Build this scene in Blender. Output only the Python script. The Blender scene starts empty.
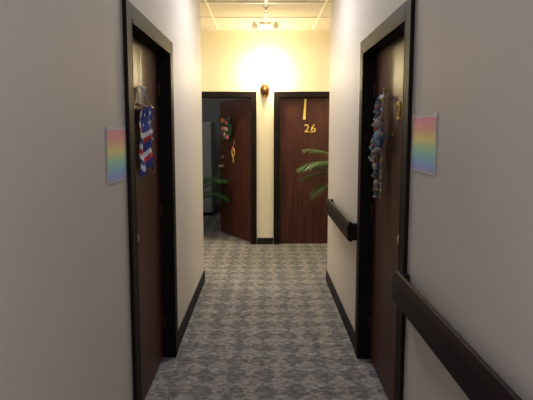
import bpy, math, random
from mathutils import Vector, Matrix
random.seed(7)
D=bpy.data; C=bpy.context; S=C.scene
try:
    S.view_settings.view_transform='Standard'
    S.view_settings.look='None'
except Exception: pass

# ---------------------------------------------------------------- materials
def new_mat(name):
    m=D.materials.new(name); m.use_nodes=True
    nt=m.node_tree; b=nt.nodes['Principled BSDF']
    return m,nt,b
def plain(name,col,rough=0.5,metal=0.0,var=0.08,scale=30,emit=None,es=0,spec=None,bump=0.0):
    m,nt,b=new_mat(name)
    tc=nt.nodes.new('ShaderNodeTexCoord'); n=nt.nodes.new('ShaderNodeTexNoise')
    n.inputs['Scale'].default_value=scale; n.inputs['Detail'].default_value=4
    r=nt.nodes.new('ShaderNodeValToRGB')
    r.color_ramp.elements[0].position=0.3; r.color_ramp.elements[1].position=0.7
    r.color_ramp.elements[0].color=(*[c*(1-var) for c in col],1)
    r.color_ramp.elements[1].color=(*[min(1,c*(1+var)) for c in col],1)
    nt.links.new(tc.outputs['Object'],n.inputs['Vector']); nt.links.new(n.outputs['Fac'],r.inputs['Fac'])
    nt.links.new(r.outputs['Color'],b.inputs['Base Color'])
    b.inputs['Roughness'].default_value=rough; b.inputs['Metallic'].default_value=metal
    if spec is not None: b.inputs['Specular IOR Level'].default_value=spec
    if bump>0:
        bp=nt.nodes.new('ShaderNodeBump'); bp.inputs['Strength'].default_value=bump; bp.inputs['Distance'].default_value=0.002
        n2=nt.nodes.new('ShaderNodeTexNoise'); n2.inputs['Scale'].default_value=160
        nt.links.new(tc.outputs['Object'],n2.inputs['Vector'])
        nt.links.new(n2.outputs['Fac'],bp.inputs['Height']); nt.links.new(bp.outputs['Normal'],b.inputs['Normal'])
    if emit:
        b.inputs['Emission Color'].default_value=(*emit,1); b.inputs['Emission Strength'].default_value=es
    return m
def wood(name,c1,c2,rough=0.4,axis='Z',scale=1.0,spec=0.3):
    m,nt,b=new_mat(name)
    tc=nt.nodes.new('ShaderNodeTexCoord'); mp=nt.nodes.new('ShaderNodeMapping')
    sc={'Z':(14,14,0.9),'Y':(14,0.9,14),'X':(0.9,14,14)}[axis]
    mp.inputs['Scale'].default_value=[s*scale for s in sc]
    n=nt.nodes.new('ShaderNodeTexNoise'); n.inputs['Scale'].default_value=2.2; n.inputs['Detail'].default_value=8; n.inputs['Distortion'].default_value=0.6
    r=nt.nodes.new('ShaderNodeValToRGB')
    r.color_ramp.elements[0].position=0.35; r.color_ramp.elements[1].position=0.68
    r.color_ramp.elements[0].color=(*c1,1); r.color_ramp.elements[1].color=(*c2,1)
    nt.links.new(tc.outputs['Object'],mp.inputs['Vector']); nt.links.new(mp.outputs['Vector'],n.inputs['Vector'])
    nt.links.new(n.outputs['Fac'],r.inputs['Fac']); nt.links.new(r.outputs['Color'],b.inputs['Base Color'])
    b.inputs['Roughness'].default_value=rough; b.inputs['Specular IOR Level'].default_value=spec
    return m
M_wall=plain('paint_corridor',(0.67,0.625,0.58),0.6,var=0.015,scale=3,bump=0.15,spec=0.3)
M_hall=plain('paint_hall_cream',(0.82,0.76,0.58),0.65,var=0.015,scale=3,bump=0.15,spec=0.3)
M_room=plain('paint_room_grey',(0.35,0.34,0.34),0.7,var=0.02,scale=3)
M_ceil=plain('ceiling_tile',(0.66,0.60,0.50),0.85,var=0.10,scale=60)
M_tbar=plain('ceiling_tbar',(0.95,0.92,0.84),0.4,var=0.02)
M_door=wood('mahogany_door',(0.046,0.014,0.010),(0.098,0.031,0.021),0.42)
M_frame=plain('dark_brown_frame',(0.010,0.006,0.0055),0.55,var=0.25,scale=12,spec=0.15)
M_base=plain('vinyl_cove_base',(0.020,0.018,0.020),0.6,var=0.15,spec=0.15)
M_rail=wood('dark_rail_wood',(0.010,0.006,0.007),(0.022,0.012,0.012),0.5,'Y',spec=0.15)
M_brass=plain('brass',(0.75,0.50,0.16),0.3,metal=0.9,var=0.05)
M_hinge=plain('dark_bronze',(0.10,0.06,0.03),0.4,metal=0.8,var=0.05)
M_gold=plain('gold_paint',(0.85,0.60,0.15),0.35,metal=0.3,var=0.05)
M_steel=plain('steel',(0.45,0.43,0.42),0.3,metal=0.9,var=0.05)
M_white=plain('white_plastic',(0.8,0.78,0.72),0.4,var=0.02)
M_scw=wood('sconce_wood',(0.10,0.035,0.014),(0.24,0.09,0.035),0.4)
M_bulb=plain('lamp_bulb',(1,0.9,0.6),0.4,emit=(1,0.84,0.50),es=8)
M_panel=plain('light_diffuser',(0.9,0.9,0.9),0.5,emit=(0.80,0.88,1.0),es=1.5)
M_leaf=plain('palm_leaf',(0.045,0.13,0.035),0.45,var=0.35,scale=9)
M_stem=plain('palm_stem',(0.10,0.14,0.04),0.6,var=0.2)
M_pot=plain('terracotta_pot',(0.30,0.11,0.06),0.7,var=0.15)
M_soil=plain('soil',(0.03,0.02,0.014),0.95,var=0.4,scale=80)
M_red=plain('red_cloth',(0.55,0.02,0.03),0.7,var=0.1)
M_wht=plain('white_cloth',(0.70,0.72,0.80),0.8,var=0.06)
M_blue=plain('blue_cloth',(0.02,0.05,0.30),0.7,var=0.15)
M_lblue=plain('light_blue_cloth',(0.18,0.28,0.42),0.8,var=0.1)
M_gblue=plain('grey_blue_cloth',(0.06,0.09,0.15),0.8,var=0.2)
M_cream=plain('cream_plush',(0.36,0.34,0.31),0.9,var=0.12,bump=0.5)
M_brown=plain('brown_plush',(0.16,0.09,0.06),0.9,var=0.2,bump=0.5)
M_green=plain('green_cloth',(0.05,0.17,0.06),0.8,var=0.2)
M_yel=plain('yellow_petals',(0.95,0.75,0.12),0.7,var=0.15)
M_pink=plain('pink_petals',(0.85,0.10,0.30),0.7,var=0.15)
M_orange=plain('orange_petals',(0.85,0.12,0.02),0.7,var=0.15)
M_black=plain('black_bead',(0.01,0.01,0.01),0.3)
M_paper=plain('paper_white',(0.74,0.74,0.80),0.7,var=0.02)
M_cab=plain('cabinet_grey',(0.42,0.43,0.44),0.5,var=0.03)

def carpet():
    m,nt,b=new_mat('patterned_carpet'); N=nt.nodes.new; L=nt.links.new
    tc=N('ShaderNodeTexCoord')
    def mp(s,rot=0,src=None):
        q=N('ShaderNodeMapping'); q.inputs['Scale'].default_value=s; q.inputs['Rotation'].default_value=(0,0,rot)
        L(src or tc.outputs['Object'],q.inputs['Vector']); return q
    nz=N('ShaderNodeTexNoise'); nz.inputs['Scale'].default_value=11; nz.inputs['Detail'].default_value=5; nz.inputs['Roughness'].default_value=0.65
    L(tc.outputs['Object'],nz.inputs['Vector'])
    mx=N('ShaderNodeMix'); mx.data_type='VECTOR'; mx.inputs[0].default_value=0.15
    L(tc.outputs['Object'],mx.inputs[4]); L(nz.outputs['Color'],mx.inputs[5])
    p1=mp((9.0,9.0,1),math.radians(45),mx.outputs[1])
    ck=N('ShaderNodeTexChecker'); ck.inputs['Scale'].default_value=1.0
    ck.inputs['Color1'].default_value=(1,1,1,1); ck.inputs['Color2'].default_value=(0,0,0,1)
    L(p1.outputs['Vector'],ck.inputs['Vector'])
    n1=N('ShaderNodeTexNoise'); n1.inputs['Scale'].default_value=1.0; n1.inputs['Detail'].default_value=5; n1.inputs['Roughness'].default_value=0.65
    L(mp((20,34,1)).outputs['Vector'],n1.inputs['Vector'])
    n2=N('ShaderNodeTexNoise'); n2.inputs['Scale'].default_value=1.0; n2.inputs['Detail'].default_value=2
    L(mp((90,90,1)).outputs['Vector'],n2.inputs['Vector'])
    a=N('ShaderNodeMath'); a.operation='MULTIPLY_ADD'; a.inputs[1].default_value=0.115; L(ck.outputs['Fac'],a.inputs[0]); L(n1.outputs['Fac'],a.inputs[2])
    c=N('ShaderNodeMath'); c.operation='MULTIPLY_ADD'; c.inputs[1].default_value=0.25; L(n2.outputs['Fac'],c.inputs[0]); L(a.outputs[0],c.inputs[2])
    r=N('ShaderNodeValToRGB'); e=r.color_ramp.elements
    e[0].position=0.50; e[0].color=(0.11,0.11,0.12,1)
    e[1].position=0.90; e[1].color=(0.43,0.405,0.38,1)
    x=e.new(0.64); x.color=(0.18,0.18,0.192,1)
    x=e.new(0.76); x.color=(0.305,0.285,0.27,1)
    L(c.outputs[0],r.inputs['Fac']); L(r.outputs['Color'],b.inputs['Base Color'])
    b.inputs['Roughness'].default_value=0.9; b.inputs['Specular IOR Level'].default_value=0.15
    bp=N('ShaderNodeBump'); bp.inputs['Strength'].default_value=0.3; bp.inputs['Distance'].default_value=0.004
    n3=N('ShaderNodeTexNoise'); n3.inputs['Scale'].default_value=300; L(tc.outputs['Object'],n3.inputs['Vector'])
    L(n3.outputs['Fac'],bp.inputs['Height']); L(bp.outputs['Normal'],b.inputs['Normal'])
    return m
M_carpet=carpet()
def poster_mat(name,stops):
    m,nt,b=new_mat(name); N=nt.nodes.new; L=nt.links.new
    tc=N('ShaderNodeTexCoord'); sp=N('ShaderNodeSeparateXYZ'); L(tc.outputs['Generated'],sp.inputs[0])
    r=N('ShaderNodeValToRGB'); e=r.color_ramp.elements
    e[0].position=stops[0][0]; e[0].color=(*stops[0][1],1)
    e[1].position=stops[-1][0]; e[1].color=(*stops[-1][1],1)
    for p,c in stops[1:-1]:
        q=e.new(p); q.color=(*c,1)
    nz=N('ShaderNodeTexNoise'); nz.inputs['Scale'].default_value=8; nz.inputs['Detail'].default_value=5; L(tc.outputs['Generated'],nz.inputs['Vector'])
    a=N('ShaderNodeMath'); a.operation='MULTIPLY_ADD'; a.inputs[1].default_value=0.12; L(nz.outputs['Fac'],a.inputs[0])
    s=N('ShaderNodeMath'); s.operation='SUBTRACT'; s.inputs[1].default_value=0.06; L(sp.outputs['Z'],s.inputs[0]); L(s.outputs[0],a.inputs[2])
    L(a.outputs[0],r.inputs['Fac']); L(r.outputs['Color'],b.inputs['Base Color']); b.inputs['Roughness'].default_value=0.6
    return m
M_post=poster_mat('watercolour_rainbow',[(0.0,(0.52,0.42,0.82)),(0.16,(0.32,0.58,0.92)),(0.36,(0.42,0.84,0.66)),(0.56,(1.0,0.90,0.36)),(0.76,(1.0,0.50,0.40)),(1.0,(0.98,0.34,0.55))])

# ---------------------------------------------------------------- mesh builder
class MB:
    def __init__(s): s.v=[]; s.f=[]; s.mi=[]; s.mats=[]; s.sm=[]
    def m(s,mat):
        if mat not in s.mats: s.mats.append(mat)
        return s.mats.index(mat)
    def add(s,vs,fs,mat,smooth=False,M=None):
        o=len(s.v); k=s.m(mat)
        for p in vs:
            p=Vector(p)
            if M is not None: p=M@p
            s.v.append(tuple(p))
        for f in fs: s.f.append(tuple(i+o for i in f)); s.mi.append(k); s.sm.append(smooth)
    def box(s,a,b,mat,M=None):
        x0,y0,z0=[min(a[i],b[i]) for i in range(3)]; x1,y1,z1=[max(a[i],b[i]) for i in range(3)]
        s.add([(x0,y0,z0),(x1,y0,z0),(x1,y1,z0),(x0,y1,z0),(x0,y0,z1),(x1,y0,z1),(x1,y1,z1),(x0,y1,z1)],
              [(0,3,2,1),(4,5,6,7),(0,1,5,4),(1,2,6,5),(2,3,7,6),(3,0,4,7)],mat,False,M)
    def lathe(s,prof,mat,M=None,n=20,ang=2*math.pi,start=0):
        vs=[];fs=[]; full=abs(ang-2*math.pi)<1e-6; k=n if full else n+1
        for r,z in prof:
            for i in range(k):
                t=start+ang*i/n; vs.append((r*math.cos(t),r*math.sin(t),z))
        for j in range(len(prof)-1):
            for i in range(n):
                a=j*k+i; b=j*k+(i+1)%k
                fs.append((a,b,b+k,a+k))
        s.add(vs,fs,mat,True,M)
    def sphere(s,c,r,mat,M=None,n=12,scale=(1,1,1)):
        prof=[(max(1e-4,r*math.sin(math.pi*i/n)),-r*math.cos(math.pi*i/n)) for i in range(n+1)]
        T=Matrix.Translation(c)@Matrix.Diagonal((*scale,1))
        if M is not None: T=M@T
        s.lathe(prof,mat,T,n=n+4)
    def tube(s,pts,r,mat,M=None,n=8,caps=True):
        pts=[Vector(p) for p in pts]; vs=[];fs=[]
        rs=r if isinstance(r,(list,tuple)) else [r]*len(pts)
        for i,p in enumerate(pts):
            d=(pts[min(i+1,len(pts)-1)]-pts[max(i-1,0)]).normalized()
            u=d.cross(Vector((0,0,1)))
            if u.length<1e-3: u=d.cross(Vector((1,0,0)))
            u.normalize(); w=d.cross(u)
            for k in range(n):
                t=2*math.pi*k/n; vs.append(p+rs[i]*(u*math.cos(t)+w*math.sin(t)))
        for i in range(len(pts)-1):
            for k in range(n):
                a=i*n+k;b=i*n+(k+1)%n; fs.append((a,b,b+n,a+n))
        if caps:
            fs.append(tuple(range(n))[::-1]); fs.append(tuple((len(pts)-1)*n+k for k in range(n)))
        s.add(vs,fs,mat,True,M)
    def extr(s,poly,depth,mat,M=None):
        n=len(poly); vs=[(p[0],p[1],0) for p in poly]+[(p[0],p[1],depth) for p in poly]
        fs=[tuple(range(n))[::-1],tuple(range(n,2*n))]+[(i,(i+1)%n,n+(i+1)%n,n+i) for i in range(n)]
        s.add(vs,fs,mat,False,M)
    def build(s,name,bevel=0,parent=None):
        me=D.meshes.new(name); me.from_pydata(s.v,[],s.f)
        for mt in s.mats: me.materials.append(mt)
        for p,i,sm in zip(me.polygons,s.mi,s.sm): p.material_index=i; p.use_smooth=sm
        me.update(); o=D.objects.new(name,me); C.collection.objects.link(o)
        if bevel:
            b=o.modifiers.new('bevel','BEVEL'); b.width=bevel; b.segments=2; b.limit_method='ANGLE'; b.angle_limit=math.radians(50)
        if parent: o.parent=parent
        return o
def boxes(name,lst,mat,bevel=0):
    m=MB()
    for a,b in lst: m.box(a,b,mat)
    return m.build(name,bevel)

# ---------------------------------------------------------------- dimensions
XL=-0.61; XR=0.64; YE=4.45; YF=5.95; H=2.83; T=0.12; YB=-3.0
HX0=-2.6; HX1=2.6; YR=9.2
L0,L1=2.06,2.92; R0,R1=2.03,2.90; OT=2.02
F1=(-1.02,-0.16); F2=(0.19,1.05); FT=1.97

boxes('floor',[((HX0-T,YB-T,-0.1),(HX1+T,YR+T,0))],M_carpet)
boxes('ceiling',[((HX0-T,YB-T,H),(HX1+T,YR+T,H+0.1))],M_ceil)
def wall_y(name,x0,x1,y0,y1,ops,mat):
    l=[];c=y0
    for a,b,t in ops:
        l.append(((x0,c,0),(x1,a,H))); l.append(((x0,a,t),(x1,b,H))); c=b
    l.append(((x0,c,0),(x1,y1,H))); return boxes(name,l,mat)
def wall_x(name,y0,y1,x0,x1,ops,mat):
    l=[];c=x0
    for a,b,t in ops:
        l.append(((c,y0,0),(a,y1,H))); l.append(((a,y0,t),(b,y1,H))); c=b
    l.append(((c,y0,0),(x1,y1,H))); return boxes(name,l,mat)
wall_y('wall_left',XL-T,XL,YB,YE,[(L0,L1,OT)],M_wall)
wall_y('wall_right',XR,XR+T,YB,YE,[(R0,R1,OT)],M_wall)
wall_x('wall_back',YB-T,YB,XL-T,XR+T,[],M_wall)
wall_x('wall_hall_left_near',YE-T,YE,HX0,XL-T,[],M_hall)
wall_x('wall_hall_right_near',YE-T,YE,XR+T,HX1,[],M_hall)
wall_x('wall_far',YF,YF+T,HX0,HX1,[(F1[0],F1[1],FT),(F2[0],F2[1],FT)],M_hall)
wall_y('wall_hall_left_end',HX0-T,HX0,YE-T,YR,[],M_hall)
wall_y('wall_hall_right_end',HX1,HX1+T,YE-T,YR,[],M_hall)
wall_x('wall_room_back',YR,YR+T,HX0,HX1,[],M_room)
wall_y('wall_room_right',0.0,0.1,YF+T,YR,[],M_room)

def base(name,a,b):
    o=boxes(name,[(a,b)],M_base,0.004); return o
bt=0.012;bh=0.115
base('baseboard_left',(XL,L1+0.07,0),(XL+bt,YE+bt,bh)); base('baseboard_left_near',(XL,YB,0),(XL+bt,L0-0.07,bh))
base('baseboard_right',(XR-bt,R1+0.07,0),(XR,YE+bt,bh)); base('baseboard_right_near',(XR-bt,YB,0),(XR,R0-0.07,bh))
base('baseboard_hall_left',(HX0,YE,0),(XL,YE+bt,bh)); base('baseboard_hall_right',(XR,YE,0),(HX1,YE+bt,bh))
base('baseboard_far',(F1[1]+0.067,YF-bt,0),(F2[0]-0.067,YF,0.09))
base('baseboard_far_left',(HX0,YF-bt,0),(F1[0]-0.067,YF,0.09)); base('baseboard_far_right',(F2[1]+0.067,YF-bt,0),(HX1,YF,0.09))

def frame_y(name,xw,sgn,y0,y1,top):
    m=MB(); p=0.018; w=0.07; xi=xw-sgn*p
    m.box((xi,y0-w,0),(xw,y0,top+w),M_frame); m.box((xi,y1,0),(xw,y1+w,top+w),M_frame); m.box((xi,y0,top),(xw,y1,top+w),M_frame)
    j=0.014; xo=xw+sgn*0.115
    m.box((xi,y0,0),(xo,y0+j,top),M_frame); m.box((xi,y1-j,0),(xo,y1,top),M_frame); m.box((xi,y0+j,top-j),(xo,y1-j,top),M_frame)
    return m.build(name,0.003)
frame_y('trim_1',XL,-1,L0,L1,OT); frame_y('trim_2',XR,1,R0,R1,OT)
def frame_x(name,yw,x0,x1,top):
    m=MB(); p=0.018;w=0.062;yi=yw-p;j=0.014;yo=yw+T
    m.box((x0-w,yi,0),(x0,yw,top+w),M_frame); m.box((x1,yi,0),(x1+w,yw,top+w),M_frame); m.box((x0,yi,top),(x1,yw,top+w),M_frame)
    m.box((x0,yi,0),(x0+j,yo,top),M_frame); m.box((x1-j,yi,0),(x1,yo,top),M_frame); m.box((x0+j,yi,top-j),(x1-j,yo,top),M_frame)
    return m.build(name,0.003)
frame_x('trim_3',YF,F1[0],F1[1],FT); frame_x('trim_4',YF,F2[0],F2[1],FT)

def knob(m,M,mat=M_brass):
    m.lathe([(0.001,0),(0.032,0.0),(0.033,0.004),(0.026,0.009),(0.012,0.011),(0.010,0.030),(0.018,0.036),(0.027,0.046),(0.027,0.055),(0.018,0.063),(0.001,0.065)],mat,M,n=20)
def door(name,w,h,knob_side,M):
    m=MB(); m.box((0,0,0.008),(w,0.04,h),M_door)
    kx=w-0.07 if knob_side>0 else 0.07
    R=Matrix.Translation((kx,0,1.0))@Matrix.Rotation(math.radians(90),4,'X')
    knob(m,R,M_steel)
    m.lathe([(0.001,0),(0.024,0),(0.024,0.008),(0.018,0.013),(0.001,0.013)],M_steel,Matrix.Translation((kx,0,1.14))@Matrix.Rotation(math.radians(90),4,'X'))
    m.lathe([(0.001,0),(0.009,0),(0.009,0.005),(0.001,0.006)],M_brass,Matrix.Translation((w/2,0,1.5))@Matrix.Rotation(math.radians(90),4,'X'),n=12)
    hx=0.0 if knob_side>0 else w
    for z in (0.25,1.0,h-0.22):
        m.tube([(hx,-0.006,z-0.045),(hx,-0.006,z+0.045)],0.006,M_hinge)
    o=m.build(name,0.002); o.matrix_world=M; return o
g=0.017
ML=Matrix.Translation((XL-0.065,L0+g,0))@Matrix.Rotation(math.radians(90),4,'Z')
door('door_1',L1-L0-2*g,OT-g,-1,ML)
MR=Matrix.Translation((XR+0.065,R1-g,0))@Matrix.Rotation(math.radians(-90),4,'Z')
door('door_2',R1-R0-2*g,OT-g,1,MR)
OA=math.radians(55)
MO=Matrix.Translation((F1[1]-g,YF+0.075,0))@Matrix.Rotation(-OA,4,'Z')@Matrix.Translation((-(F1[1]-F1[0]-2*g),0,0))
door('door_3',F1[1]-F1[0]-2*g,FT-g,-1,MO)
M26=Matrix.Translation((F2[0]+g,YF+0.04,0))
door('door_4',F2[1]-F2[0]-2*g,FT-g,1,M26)

# ---------------------------------------------------------------- handrails
def rail(name,y0,y1):
    m=MB()
    prof=[(0.052,0.0),(0.070,0.012),(0.072,0.105),(0.058,0.135),(0.045,0.140),(0.036,0.125),(0.036,0.0)]
    zb=0.765
    n=len(prof); vs=[]
    for y in (y0,y1):
        for d,z in prof: vs.append((XR-d,y,zb+z))
    fs=[tuple(range(n)),tuple(range(n,2*n))[::-1]]+[(i,n+i,n+(i+1)%n,(i+1)%n) for i in range(n)]
    m.add(vs,fs,M_rail)
    m.box((XR-0.04,y0,zb+0.01),(XR,y0+0.03,zb+0.125),M_rail); m.box((XR-0.04,y1-0.03,zb+0.01),(XR,y1,zb+0.125),M_rail)
    y=y0+0.35
    while y<y1-0.2:
        m.box((XR-0.04,y,zb+0.03),(XR,y+0.04,zb+0.10),M_steel); y+=0.8
    return m.build(name,0.003)
rail('handrail',-2.6,1.95); rail('handrail',3.02,4.15)

# ---------------------------------------------------------------- posters
def poster(name,xw,sgn,y0,y1,z0,z1):
    m=MB(); n=10
    def sheet(a,b,c,d,off,mat):
        vs=[];fs=[]
        for i in range(n+1):
            t=i/n; y=a+(b-a)*t; bow=0.003*math.sin(math.pi*t)
            for k,zz in enumerate((c,d)):
                vs.append((xw+sgn*(off+bow),y,zz))
        for i in range(n): fs.append((2*i,2*i+2,2*i+3,2*i+1))
        m.add(vs,fs,mat)
    sheet(y0,y1,z0,z1,0.002,M_paper); q=0.009
    sheet(y0+q,y1-q,z0+q,z1-q,0.0035,M_post)
    for yy in (y0+0.02,y1-0.02):
        m.box((xw+sgn*0.0038,yy-0.012,z1-0.012),(xw+sgn*0.0045,yy+0.012,z1+0.006),M_white)
    return m.build(name)
poster('rainbow_poster',XL,1,1.735,1.985,1.31,1.535)
poster('rainbow_poster',XR,-1,1.665,1.94,1.354,1.583)

# ---------------------------------------------------------------- flag banner on left door
def flag_banner():
    xd=XL-0.065; y0,y1=2.31,2.63; z0,z1=1.30,1.65
    m=MB(); cols=24; rows=26
    def pt(i,j):
        u=i/cols; v=j/rows
        return (xd+0.032+0.014*math.sin(u*11+v*1.5)+0.005*math.sin(v*14), y0+(y1-y0)*u+0.008*math.sin(v*8), z0+(z1-z0)*v-0.014*math.sin(u*7)-0.010*math.sin(u*17)*(1-v))
    vs=[pt(i,j) for j in range(rows+1) for i in range(cols+1)]
    groups={}
    for j in range(rows):
        for i in range(cols):
            k=j*(cols+1)+i; f=(k,k+1,k+cols+2,k+cols+1)
            if i in (8,16) and j<20: continue      # slits between the hanging cloth tails
            if i>16: mt=M_blue if (j not in (8,9,3,16)) else M_red
            elif i>8: mt=[M_blue,M_blue,M_red,M_wht][(j//2)%4] if j<18 else M_blue
            elif j>=20 and i>3: mt=M_blue
            elif j<2: mt=M_blue
            else: mt=[M_red,M_wht,M_blue,M_wht][(j//2)%4]
            groups.setdefault(mt.name,(mt,[]))[1].append(f)
    for mt,fs in groups.values(): m.add(vs,fs,mt,True)
    for a in range(4):
        for b in range(2 if a<2 else 4):
            i=10.5+a*3.4; j=23-b*3.6; i=int(i); j=int(j); p=Vector(pt(i,j))+Vector((0.003,0,0))
            poly=[((0.011 if k%2==0 else 0.005)*math.cos(math.pi*k/5+math.pi/2),(0.011 if k%2==0 else 0.005)*math.sin(math.pi*k/5+math.pi/2)) for k in range(10)]
            m.extr(poly,0.002,M_wht,Matrix.Translation(p)@Matrix.Rotation(math.radians(90),4,'Z')@Matrix.Rotation(math.radians(90),4,'X'))
    m.tube([(xd+0.03,y0-0.015,z1+0.004),(xd+0.03,y1+0.015,z1+0.004)],0.006,M_scw)
    ym=(y0+y1)/2; hk=(xd+0.012,ym,z1+0.11)
    m.tube([(xd+0.03,y0+0.02,z1+0.008),hk,(xd+0.03,y1-0.02,z1+0.008)],0.002,M_wht)
    m.tube([(xd+0.002,ym,z1+0.11),(xd+0.02,ym,z1+0.105),(xd+0.022,ym,z1+0.125)],0.003,M_brass)
    for s in (-1,1):
        m.sphere((xd+0.02,ym+s*0.022,z1+0.10),0.018,M_wht,scale=(0.4,1,0.7))
        m.tube([(xd+0.018,ym,z1+0.095),(xd+0.02,ym+s*0.02,z1+0.045)],0.004,M_wht)
    m.sphere((xd+0.024,ym,z1+0.10),0.009,M_wht)
    m.tube([(xd+0.004,ym,z1+0.11),(xd+0.004,ym,OT-g-0.01)],0.0012,M_cream)
    return m.build('flag_banner')
flag_banner()

# ---------------------------------------------------------------- plush garland on right door
def garland():
    xd=XR+0.065; yc=2.60; m=MB()
    m.tube([(xd-0.002,yc,1.75),(xd-0.02,yc,1.745),(xd-0.022,yc,1.765)],0.003,M_brass)
    m.tube([(xd-0.02,yc,1.745),(xd-0.03,yc+0.01,1.6),(xd-0.03,yc,1.4),(xd-0.03,yc-0.01,1.2),(xd-0.03,yc,1.13)],0.003,M_wht)
    def doll(y,z,s,body,head,arm,hat=None,tilt=0):
        M=Matrix.Translation((xd-0.052,y,z))@Matrix.Rotation(math.radians(-90),4,'Z')@Matrix.Rotation(tilt,4,'Y')@Matrix.Scale(s,4)
        m.sphere((0,0,0),0.055,body,M,scale=(0.95,0.7,1.1))
        m.sphere((0,-0.005,0.088),0.042,head,M,scale=(1,0.85,0.95))
        for sg in (-1,1):
            m.sphere((sg*0.033,0,0.122),0.015,head,M)
            m.tube([(sg*0.035,0,0.035),(sg*0.07,-0.01,0.02),(sg*0.088,-0.015,0.0)],[0.019,0.017,0.018],arm,M)
            m.sphere((sg*0.090,-0.016,-0.006),0.020,head,M)
            m.tube([(sg*0.025,0,-0.04),(sg*0.035,-0.012,-0.075),(sg*0.038,-0.014,-0.098)],[0.022,0.019,0.018],arm,M)
            m.sphere((sg*0.040,-0.022,-0.104),0.022,head,M,scale=(0.9,1.2,0.7))
            m.sphere((sg*0.014,-0.039,0.096),0.005,M_black,M)
        m.sphere((0,-0.040,0.082),0.011,M_cream,M); m.sphere((0,-0.050,0.084),0.0045,M_black,M)
        m.tube([(-0.03,-0.018,0.052),(0,-0.036,0.046),(0.03,-0.018,0.052)],0.007,M_red,M)
        if hat: m.lathe([(0.036,0.108),(0.034,0.12),(0.018,0.155),(0.002,0.185)],hat,M,n=14); m.sphere((0,0,0.187),0.011,M_wht,M)
    doll(yc+0.01,1.63,0.42,M_gblue,M_cream,M_gblue,M_gblue,0.15)
    doll(yc-0.045,1.490,0.80,M_lblue,M_cream,M_gblue,None,-0.25)
    doll(yc+0.06,1.41,0.58,M_gblue,M_cream,M_green,M_blue,0.3)
    doll(yc,1.315,0.56,M_cream,M_brown,M_gblue,None,0.1)
    doll(yc-0.01,1.185,0.42,M_brown,M_cream,M_gblue,None,-0.1)
    for i in range(10):
        z=1.70-i*0.058; m.sphere((xd-0.028,yc+0.018*math.sin(i*2.1),z),0.009,[M_yel,M_wht,M_brown][i%3])
    for s in (-1,1): m.sphere((xd-0.03,yc+s*0.025,1.715),0.02,M_wht,scale=(0.4,1,0.6))
    return m.build('plush_doll_garland')
garland()

# ---------------------------------------------------------------- numerals
def numerals(name,txt,size,M,mat=M_gold):
    cu=D.curves.new(name+'_c','FONT'); cu.body=txt; cu.size=size; cu.extrude=0.003; cu.bevel_depth=0.0008; cu.align_x='CENTER'; cu.align_y='CENTER'; cu.space_character=1.15
    t=D.objects.new(name+'_t',cu); C.collection.objects.link(t); C.view_layer.update()
    me=D.meshes.new_from_object(t.evaluated_get(C.evaluated_depsgraph_get()))
    D.objects.remove(t); o=D.objects.new(name,me); C.collection.objects.link(o)
    me.materials.clear(); me.materials.append(mat); o.matrix_world=M; return o
RX=Matrix.Rotation(math.radians(90),4,'X')
numerals('door_number',"26",0.15,Matrix.Translation((0.61,YF+0.035,1.55))@RX)
numerals('door_number',"21",0.13,Matrix.Translation((XR+0.060,2.32,1.62))@Matrix.Rotation(math.radians(-90),4,'Z')@RX)

def ribbon():
    m=MB(); Mx=Matrix.Translation((0.545,YF+0.034,1.94))@Matrix.Rotation(math.radians(3),4,'Y')
    m.tube([(0,0.004,-0.005),(0,-0.010,-0.008),(0,-0.012,0.006)],0.003,M_brass,Mx)
    vs=[];fs=[];n=12
    for i in range(n+1):
        t=i/n; z=-0.01-0.26*t; w=0.010+0.009*t; y=-0.008-0.004*math.sin(t*7)
        vs+=[(-w,y,z),(w,y,z)]
    for i in range(n): fs.append((2*i,2*i+1,2*i+3,2*i+2))
    m.add(vs,fs,M_gold,True,Mx)
    m.sphere((0,-0.01,-0.012),0.016,M_yel,Mx,scale=(1,0.5,0.8))
    return m.build('ribbon_tag')
ribbon()

# ---------------------------------------------------------------- wreath on open door
def wreath():
    m=MB(); R=0.082
    w=F1[1]-F1[0]-2*g
    Mx=MO@Matrix.Translation((w*0.34,-0.035,1.55))@RX
    pts=[(R*math.cos(t),R*math.sin(t),0) for t in [2*math.pi*i/28 for i in range(29)]]
    m.tube(pts,0.026,M_green,Mx,caps=False)
    for i in range(110):
        t=random.uniform(0,2*math.pi); r=R+random.uniform(-0.03,0.05); a=t+random.uniform(-1.4,1.4)
        l=random.uniform(0.04,0.07); c=Vector((r*math.cos(t),r*math.sin(t),random.uniform(0.01,0.035))); d=Vector((math.cos(a),math.sin(a),0.2)); n=Vector((-math.sin(a),math.cos(a),0))
        m.add([c,c+d*l*.5+n*0.014,c+d*l,c+d*l*.5-n*0.014],[(0,1,2,3)],M_green,False,Mx)
    cols=[M_pink,M_yel,M_red,M_wht,M_pink,M_orange,M_blue]
    for i in range(36):
        t=2*math.pi*i/36*5.0+random.uniform(-.15,.15)+i*0.17; r=R+[-0.03,0.015,0.055][i%3]+random.uniform(-.012,.012); z=random.uniform(0.03,0.055)
        col=cols[i%7]; s=random.uniform(0.9,1.4)
        c=Vector((r*math.cos(t),r*math.sin(t),z))
        for k in range(5):
            a=2*math.pi*k/5; m.sphere(c+Vector((math.cos(a),math.sin(a),0))*0.013*s,0.011*s,col,Mx,n=6,scale=(1,1,.5))
        m.sphere(c+Vector((0,0,0.004)),0.006*s,M_yel if col is not M_yel else M_orange,Mx,n=6)
    m.tube([(0,R,0.0),(0,R+0.10,-0.03)],0.003,M_wht,Mx)
    return m.build('flower_wreath')
wreath()
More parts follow.
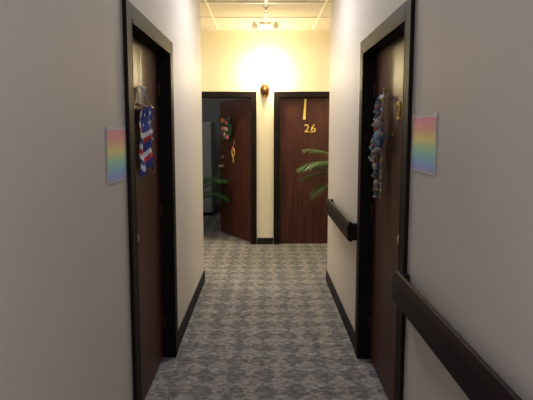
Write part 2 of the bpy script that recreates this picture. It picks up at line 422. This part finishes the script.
def charm():
    m=MB(); w=F1[1]-F1[0]-2*g
    Mx=MO@Matrix.Translation((w*0.50,-0.02,1.25))@RX
    m.tube([(0,0.14,-0.015),(0,0.03,0.005)],0.003,M_gold,Mx)
    m.tube([(0.035*math.cos(t),0.055*math.sin(t)-0.03,0.004) for t in [2*math.pi*i/20 for i in range(21)]],0.010,M_gold,Mx,caps=False)
    m.sphere((0,0.03,0.01),0.022,M_pink,Mx,scale=(1,1,.5))
    for k in range(-2,3): m.tube([(0,-0.09,0.004),(k*0.012,-0.17,0.006)],0.004,M_gold,Mx)
    m.sphere((0,-0.09,0.006),0.014,M_gold,Mx)
    return m.build('hanging_tassel_charm')
charm()

# ---------------------------------------------------------------- sconce
def sconce():
    e=D.objects.new('wall_sconce',None); e.location=(0.012,YF,2.065); C.collection.objects.link(e)
    m=MB()
    poly=[(-0.022,-0.105),(0.022,-0.105),(0.05,-0.055),(0.056,0.02),(0.045,0.065),(0.0,0.085),(-0.045,0.065),(-0.056,0.02),(-0.05,-0.055)]
    m.extr(poly,0.018,M_scw,RX)
    R=Matrix.Translation((0,-0.045,0))
    m.lathe([(0.004,-0.085),(0.014,-0.08),(0.018,-0.06),(0.03,-0.03),(0.042,0.01),(0.045,0.060),(0.041,0.060),(0.037,0.012),(0.012,-0.03)],M_scw,R,n=8)
    m.sphere((0,-0.045,-0.092),0.012,M_brass)
    m.box((-0.012,-0.05,-0.05),(0.012,-0.01,-0.02),M_scw)
    m.lathe([(0.038,0.035),(0.0435,0.061),(0.047,0.063),(0.047,0.053)],M_brass,R,n=8)
    m.sphere((0,-0.082,-0.005),0.016,M_brass,n=8,scale=(1,0.4,1.4))
    b=m.build('bracket_cup',0.002,e)
    q=MB(); q.lathe([(0.010,-0.02),(0.012,0.0),(0.020,0.02),(0.022,0.035),(0.014,0.052),(0.001,0.058)],M_bulb,R,n=14); q.build('bulb',0,e)
sconce()
def light(name,kind,loc,energy,col,**k):
    l=D.lights.new(name,kind); l.energy=energy; l.color=col
    for a,b in k.items(): setattr(l,a,b)
    o=D.objects.new(name,l); o.location=loc; C.collection.objects.link(o); return o
light('sconce_light','POINT',(0.03,YF-0.14,2.24),38,(1.0,0.80,0.47),shadow_soft_size=0.04)

# ---------------------------------------------------------------- ceiling parts
m=MB()
for y in (4.74,5.35): m.box((HX0,y-0.014,H-0.010),(HX1,y+0.014,H),M_tbar)
for x in (0.02,-0.59,0.63,-1.2,1.24,-2.42,2.46): m.box((x-0.012,YE,H-0.008),(x+0.012,YF,H),M_tbar)
m.box((HX0,YF-0.022,H-0.012),(HX1,YF,H),M_tbar)
m.build('trim_ceiling_grid')
def emerg():
    m=MB(); c=Vector((0.015,5.62,H))
    m.box(c+Vector((-0.07,-0.04,-0.03)),c+Vector((0.07,0.04,0)),M_white)
    for s in (-1,1):
        p=c+Vector((s*0.13,0,-0.035)); m.tube([c+Vector((s*0.06,0,-0.02)),p],0.009,M_white)
        m.lathe([(0.001,-0.03),(0.018,-0.03),(0.034,0.02),(0.036,0.032),(0.030,0.030),(0.001,0.024)],M_white,Matrix.Translation(p)@Matrix.Rotation(math.radians(110),4,'X'))
    m.build('emergency_light',0.003)
emerg()
def sprinkler():
    m=MB(); Mx=Matrix.Translation((0.02,4.9,H))
    m.lathe([(0.035,0),(0.033,-0.006),(0.012,-0.01),(0.010,-0.03),(0.006,-0.035)],M_steel,Mx)
    for s in (-1,1): m.tube([(s*0.008,0,-0.03),(s*0.016,0,-0.045),(0,0,-0.062)],0.003,M_steel,Mx)
    m.lathe([(0.001,-0.06),(0.022,-0.062),(0.022,-0.065),(0.001,-0.066)],M_steel,Mx,n=12)
    m.build('fire_sprinkler')
sprinkler()
def troffer(name,x,y,w,l,mat=M_panel):
    m=MB(); m.box((x-w/2,y-l/2,H-0.05),(x+w/2,y+l/2,H-0.001),M_white)
    m.box((x-w/2+0.03,y-l/2+0.03,H-0.055),(x+w/2-0.03,y+l/2-0.03,H-0.05),mat); m.build(name,0.003)
troffer('unseen_ceiling_panel',0.015,-0.6,0.5,1.1)  # added fixture behind the camera, housing for the near fill
light('corridor_fill','AREA',(0.015,-0.6,H-0.07),23,(0.88,0.89,1.0),shape='RECTANGLE',size=0.45,size_y=1.05)  # cool fill added out of frame to brighten the near corridor
troffer('unseen_ceiling_panel',0.015,3.55,0.5,0.5)
light('corridor_light_far','AREA',(0.015,3.55,H-0.07),14,(0.92,0.93,1.0),shape='SQUARE',size=0.45)
troffer('unseen_ceiling_panel',-1.8,5.2,0.5,0.5); troffer('unseen_ceiling_panel',1.8,5.2,0.5,0.5)  # added panels off to the sides, housings for the hall fill
light('hall_fill_left','AREA',(-1.8,5.2,H-0.07),22,(1.0,0.88,0.70),shape='SQUARE',size=0.45)  # added warm fill, out of view, brightens the hall walls
light('hall_fill_right','AREA',(1.8,5.2,H-0.07),22,(1.0,0.88,0.70),shape='SQUARE',size=0.45)  # matching added fill for the other side of the hall

# ---------------------------------------------------------------- palms
def palm(name,x,y,zc,specs,seed,rimr=1.0):
    rnd=random.Random(seed); m=MB()
    P=Matrix.Translation((x,y,0))@Matrix.Scale(rimr,4)
    m.lathe([(0.001,0),(0.12,0),(0.125,0.01),(0.165,0.26),(0.18,0.26),(0.18,0.30),(0.16,0.30),(0.155,0.26)],M_pot,P,n=24)
    m.lathe([(0.001,0.265),(0.156,0.26)],M_soil,P,n=24)
    for az,el,L,droop in specs:
        az=math.radians(az); el=math.radians(el); n=30
        p=Vector((x+0.03*math.cos(az),y+0.03*math.sin(az),0.24*rimr))
        pts=[p.copy()]
        st=zc-0.24*rimr
        for i in range(5):
            p=p+Vector((math.cos(az)*0.02,math.sin(az)*0.02,st/5)); pts.append(p.copy())
        base_i=len(pts)-1
        e=el; step=L/n
        for i in range(n):
            p=p+Vector((math.cos(az)*math.cos(e),math.sin(az)*math.cos(e),math.sin(e)))*step
            pts.append(p.copy()); e-=math.radians(droop)/n
        N=len(pts); m.tube(pts,[0.007*(1-0.8*i/N)+0.001 for i in range(N)],M_stem,n=6)
        for i in range(base_i+1,N):
            t=(i-base_i)/n; d=(pts[i]-pts[i-1]).normalized(); side=d.cross(Vector((0,0,1))).normalized()
            ll=0.30*math.sin(math.pi*min(1,0.16+0.78*t))**0.7
            for sg in (-1,1):
                dirv=(d*0.9+side*sg*0.75+Vector((0,0,0.05+rnd.uniform(-.12,.12)))).normalized()
                wv=d.cross(dirv).cross(dirv).normalized()*0.0062
                a=pts[i]; b=a+dirv*ll*0.4; c=b+(dirv+Vector((0,0,-0.30))).normalized()*ll*0.35; e2=c+(dirv+Vector((0,0,-0.8))).normalized()*ll*0.28
                m.add([a-wv*.3,a+wv*.3,b-wv,b+wv,c-wv*.8,c+wv*.8,e2],[(0,1,3,2),(2,3,5,4),(4,5,6)],M_leaf,True)
    return m.build(name)
palm('potted_palm',1.20,5.30,0.92,[(180,42,0.66,60),(196,62,0.70,90),(168,30,0.62,55),(186,10,0.52,50),(176,68,0.72,70),(184,55,0.74,85),(240,65,0.6,80),(120,70,0.4,60),(20,65,0.7,80),(300,70,0.6,70),(60,72,0.4,60)],3)
palm('potted_palm',-1.22,6.62,0.46,[(0,62,0.74,75),(-14,50,0.64,85),(14,72,0.70,70),(-5,35,0.6,60),(-20,70,0.75,80),(240,65,0.45,80),(120,70,0.5,60),(180,65,0.6,80),(60,70,0.5,60)],5,0.85)

# ---------------------------------------------------------------- cabinet in the room
m=MB(); x0,x1,y0,y1,h=-1.75,-0.93,8.0,8.5,1.68
m.box((x0,y0,0.06),(x1,y1,h),M_cab); m.box((x0+0.03,y0+0.03,0),(x1-0.03,y1,0.06),M_frame)
for a,b in ((x0+0.01,(x0+x1)/2-0.004),((x0+x1)/2+0.004,x1-0.01)):
    m.box((a,y0-0.02,0.08),(b,y0,h-0.02),M_cab)
for s in (-1,1): m.tube([((x0+x1)/2+s*0.04,y0-0.045,0.85),((x0+x1)/2+s*0.04,y0-0.045,1.05)],0.007,M_steel)
m.build('wardrobe_cabinet',0.004)
light('room_fill','POINT',(-1.6,7.0,2.5),8,(0.85,0.9,1.0),shadow_soft_size=0.2)  # added fill without a fixture, lifts the dim room and palm

# ---------------------------------------------------------------- world, camera
w=D.worlds.new('world'); S.world=w; w.use_nodes=True
w.node_tree.nodes['Background'].inputs['Color'].default_value=(0.5,0.55,0.65,1)
w.node_tree.nodes['Background'].inputs['Strength'].default_value=0.3
cam=D.cameras.new('camera'); co=D.objects.new('camera',cam); C.collection.objects.link(co)
co.location=(0,0,1.52); co.rotation_euler=(math.radians(90-5.33),0,0)
cam.sensor_fit='HORIZONTAL'; cam.sensor_width=36; cam.lens=36*450/533
cam.shift_y=-27/533; cam.shift_x=2.5/533; cam.clip_start=0.05
S.camera=co
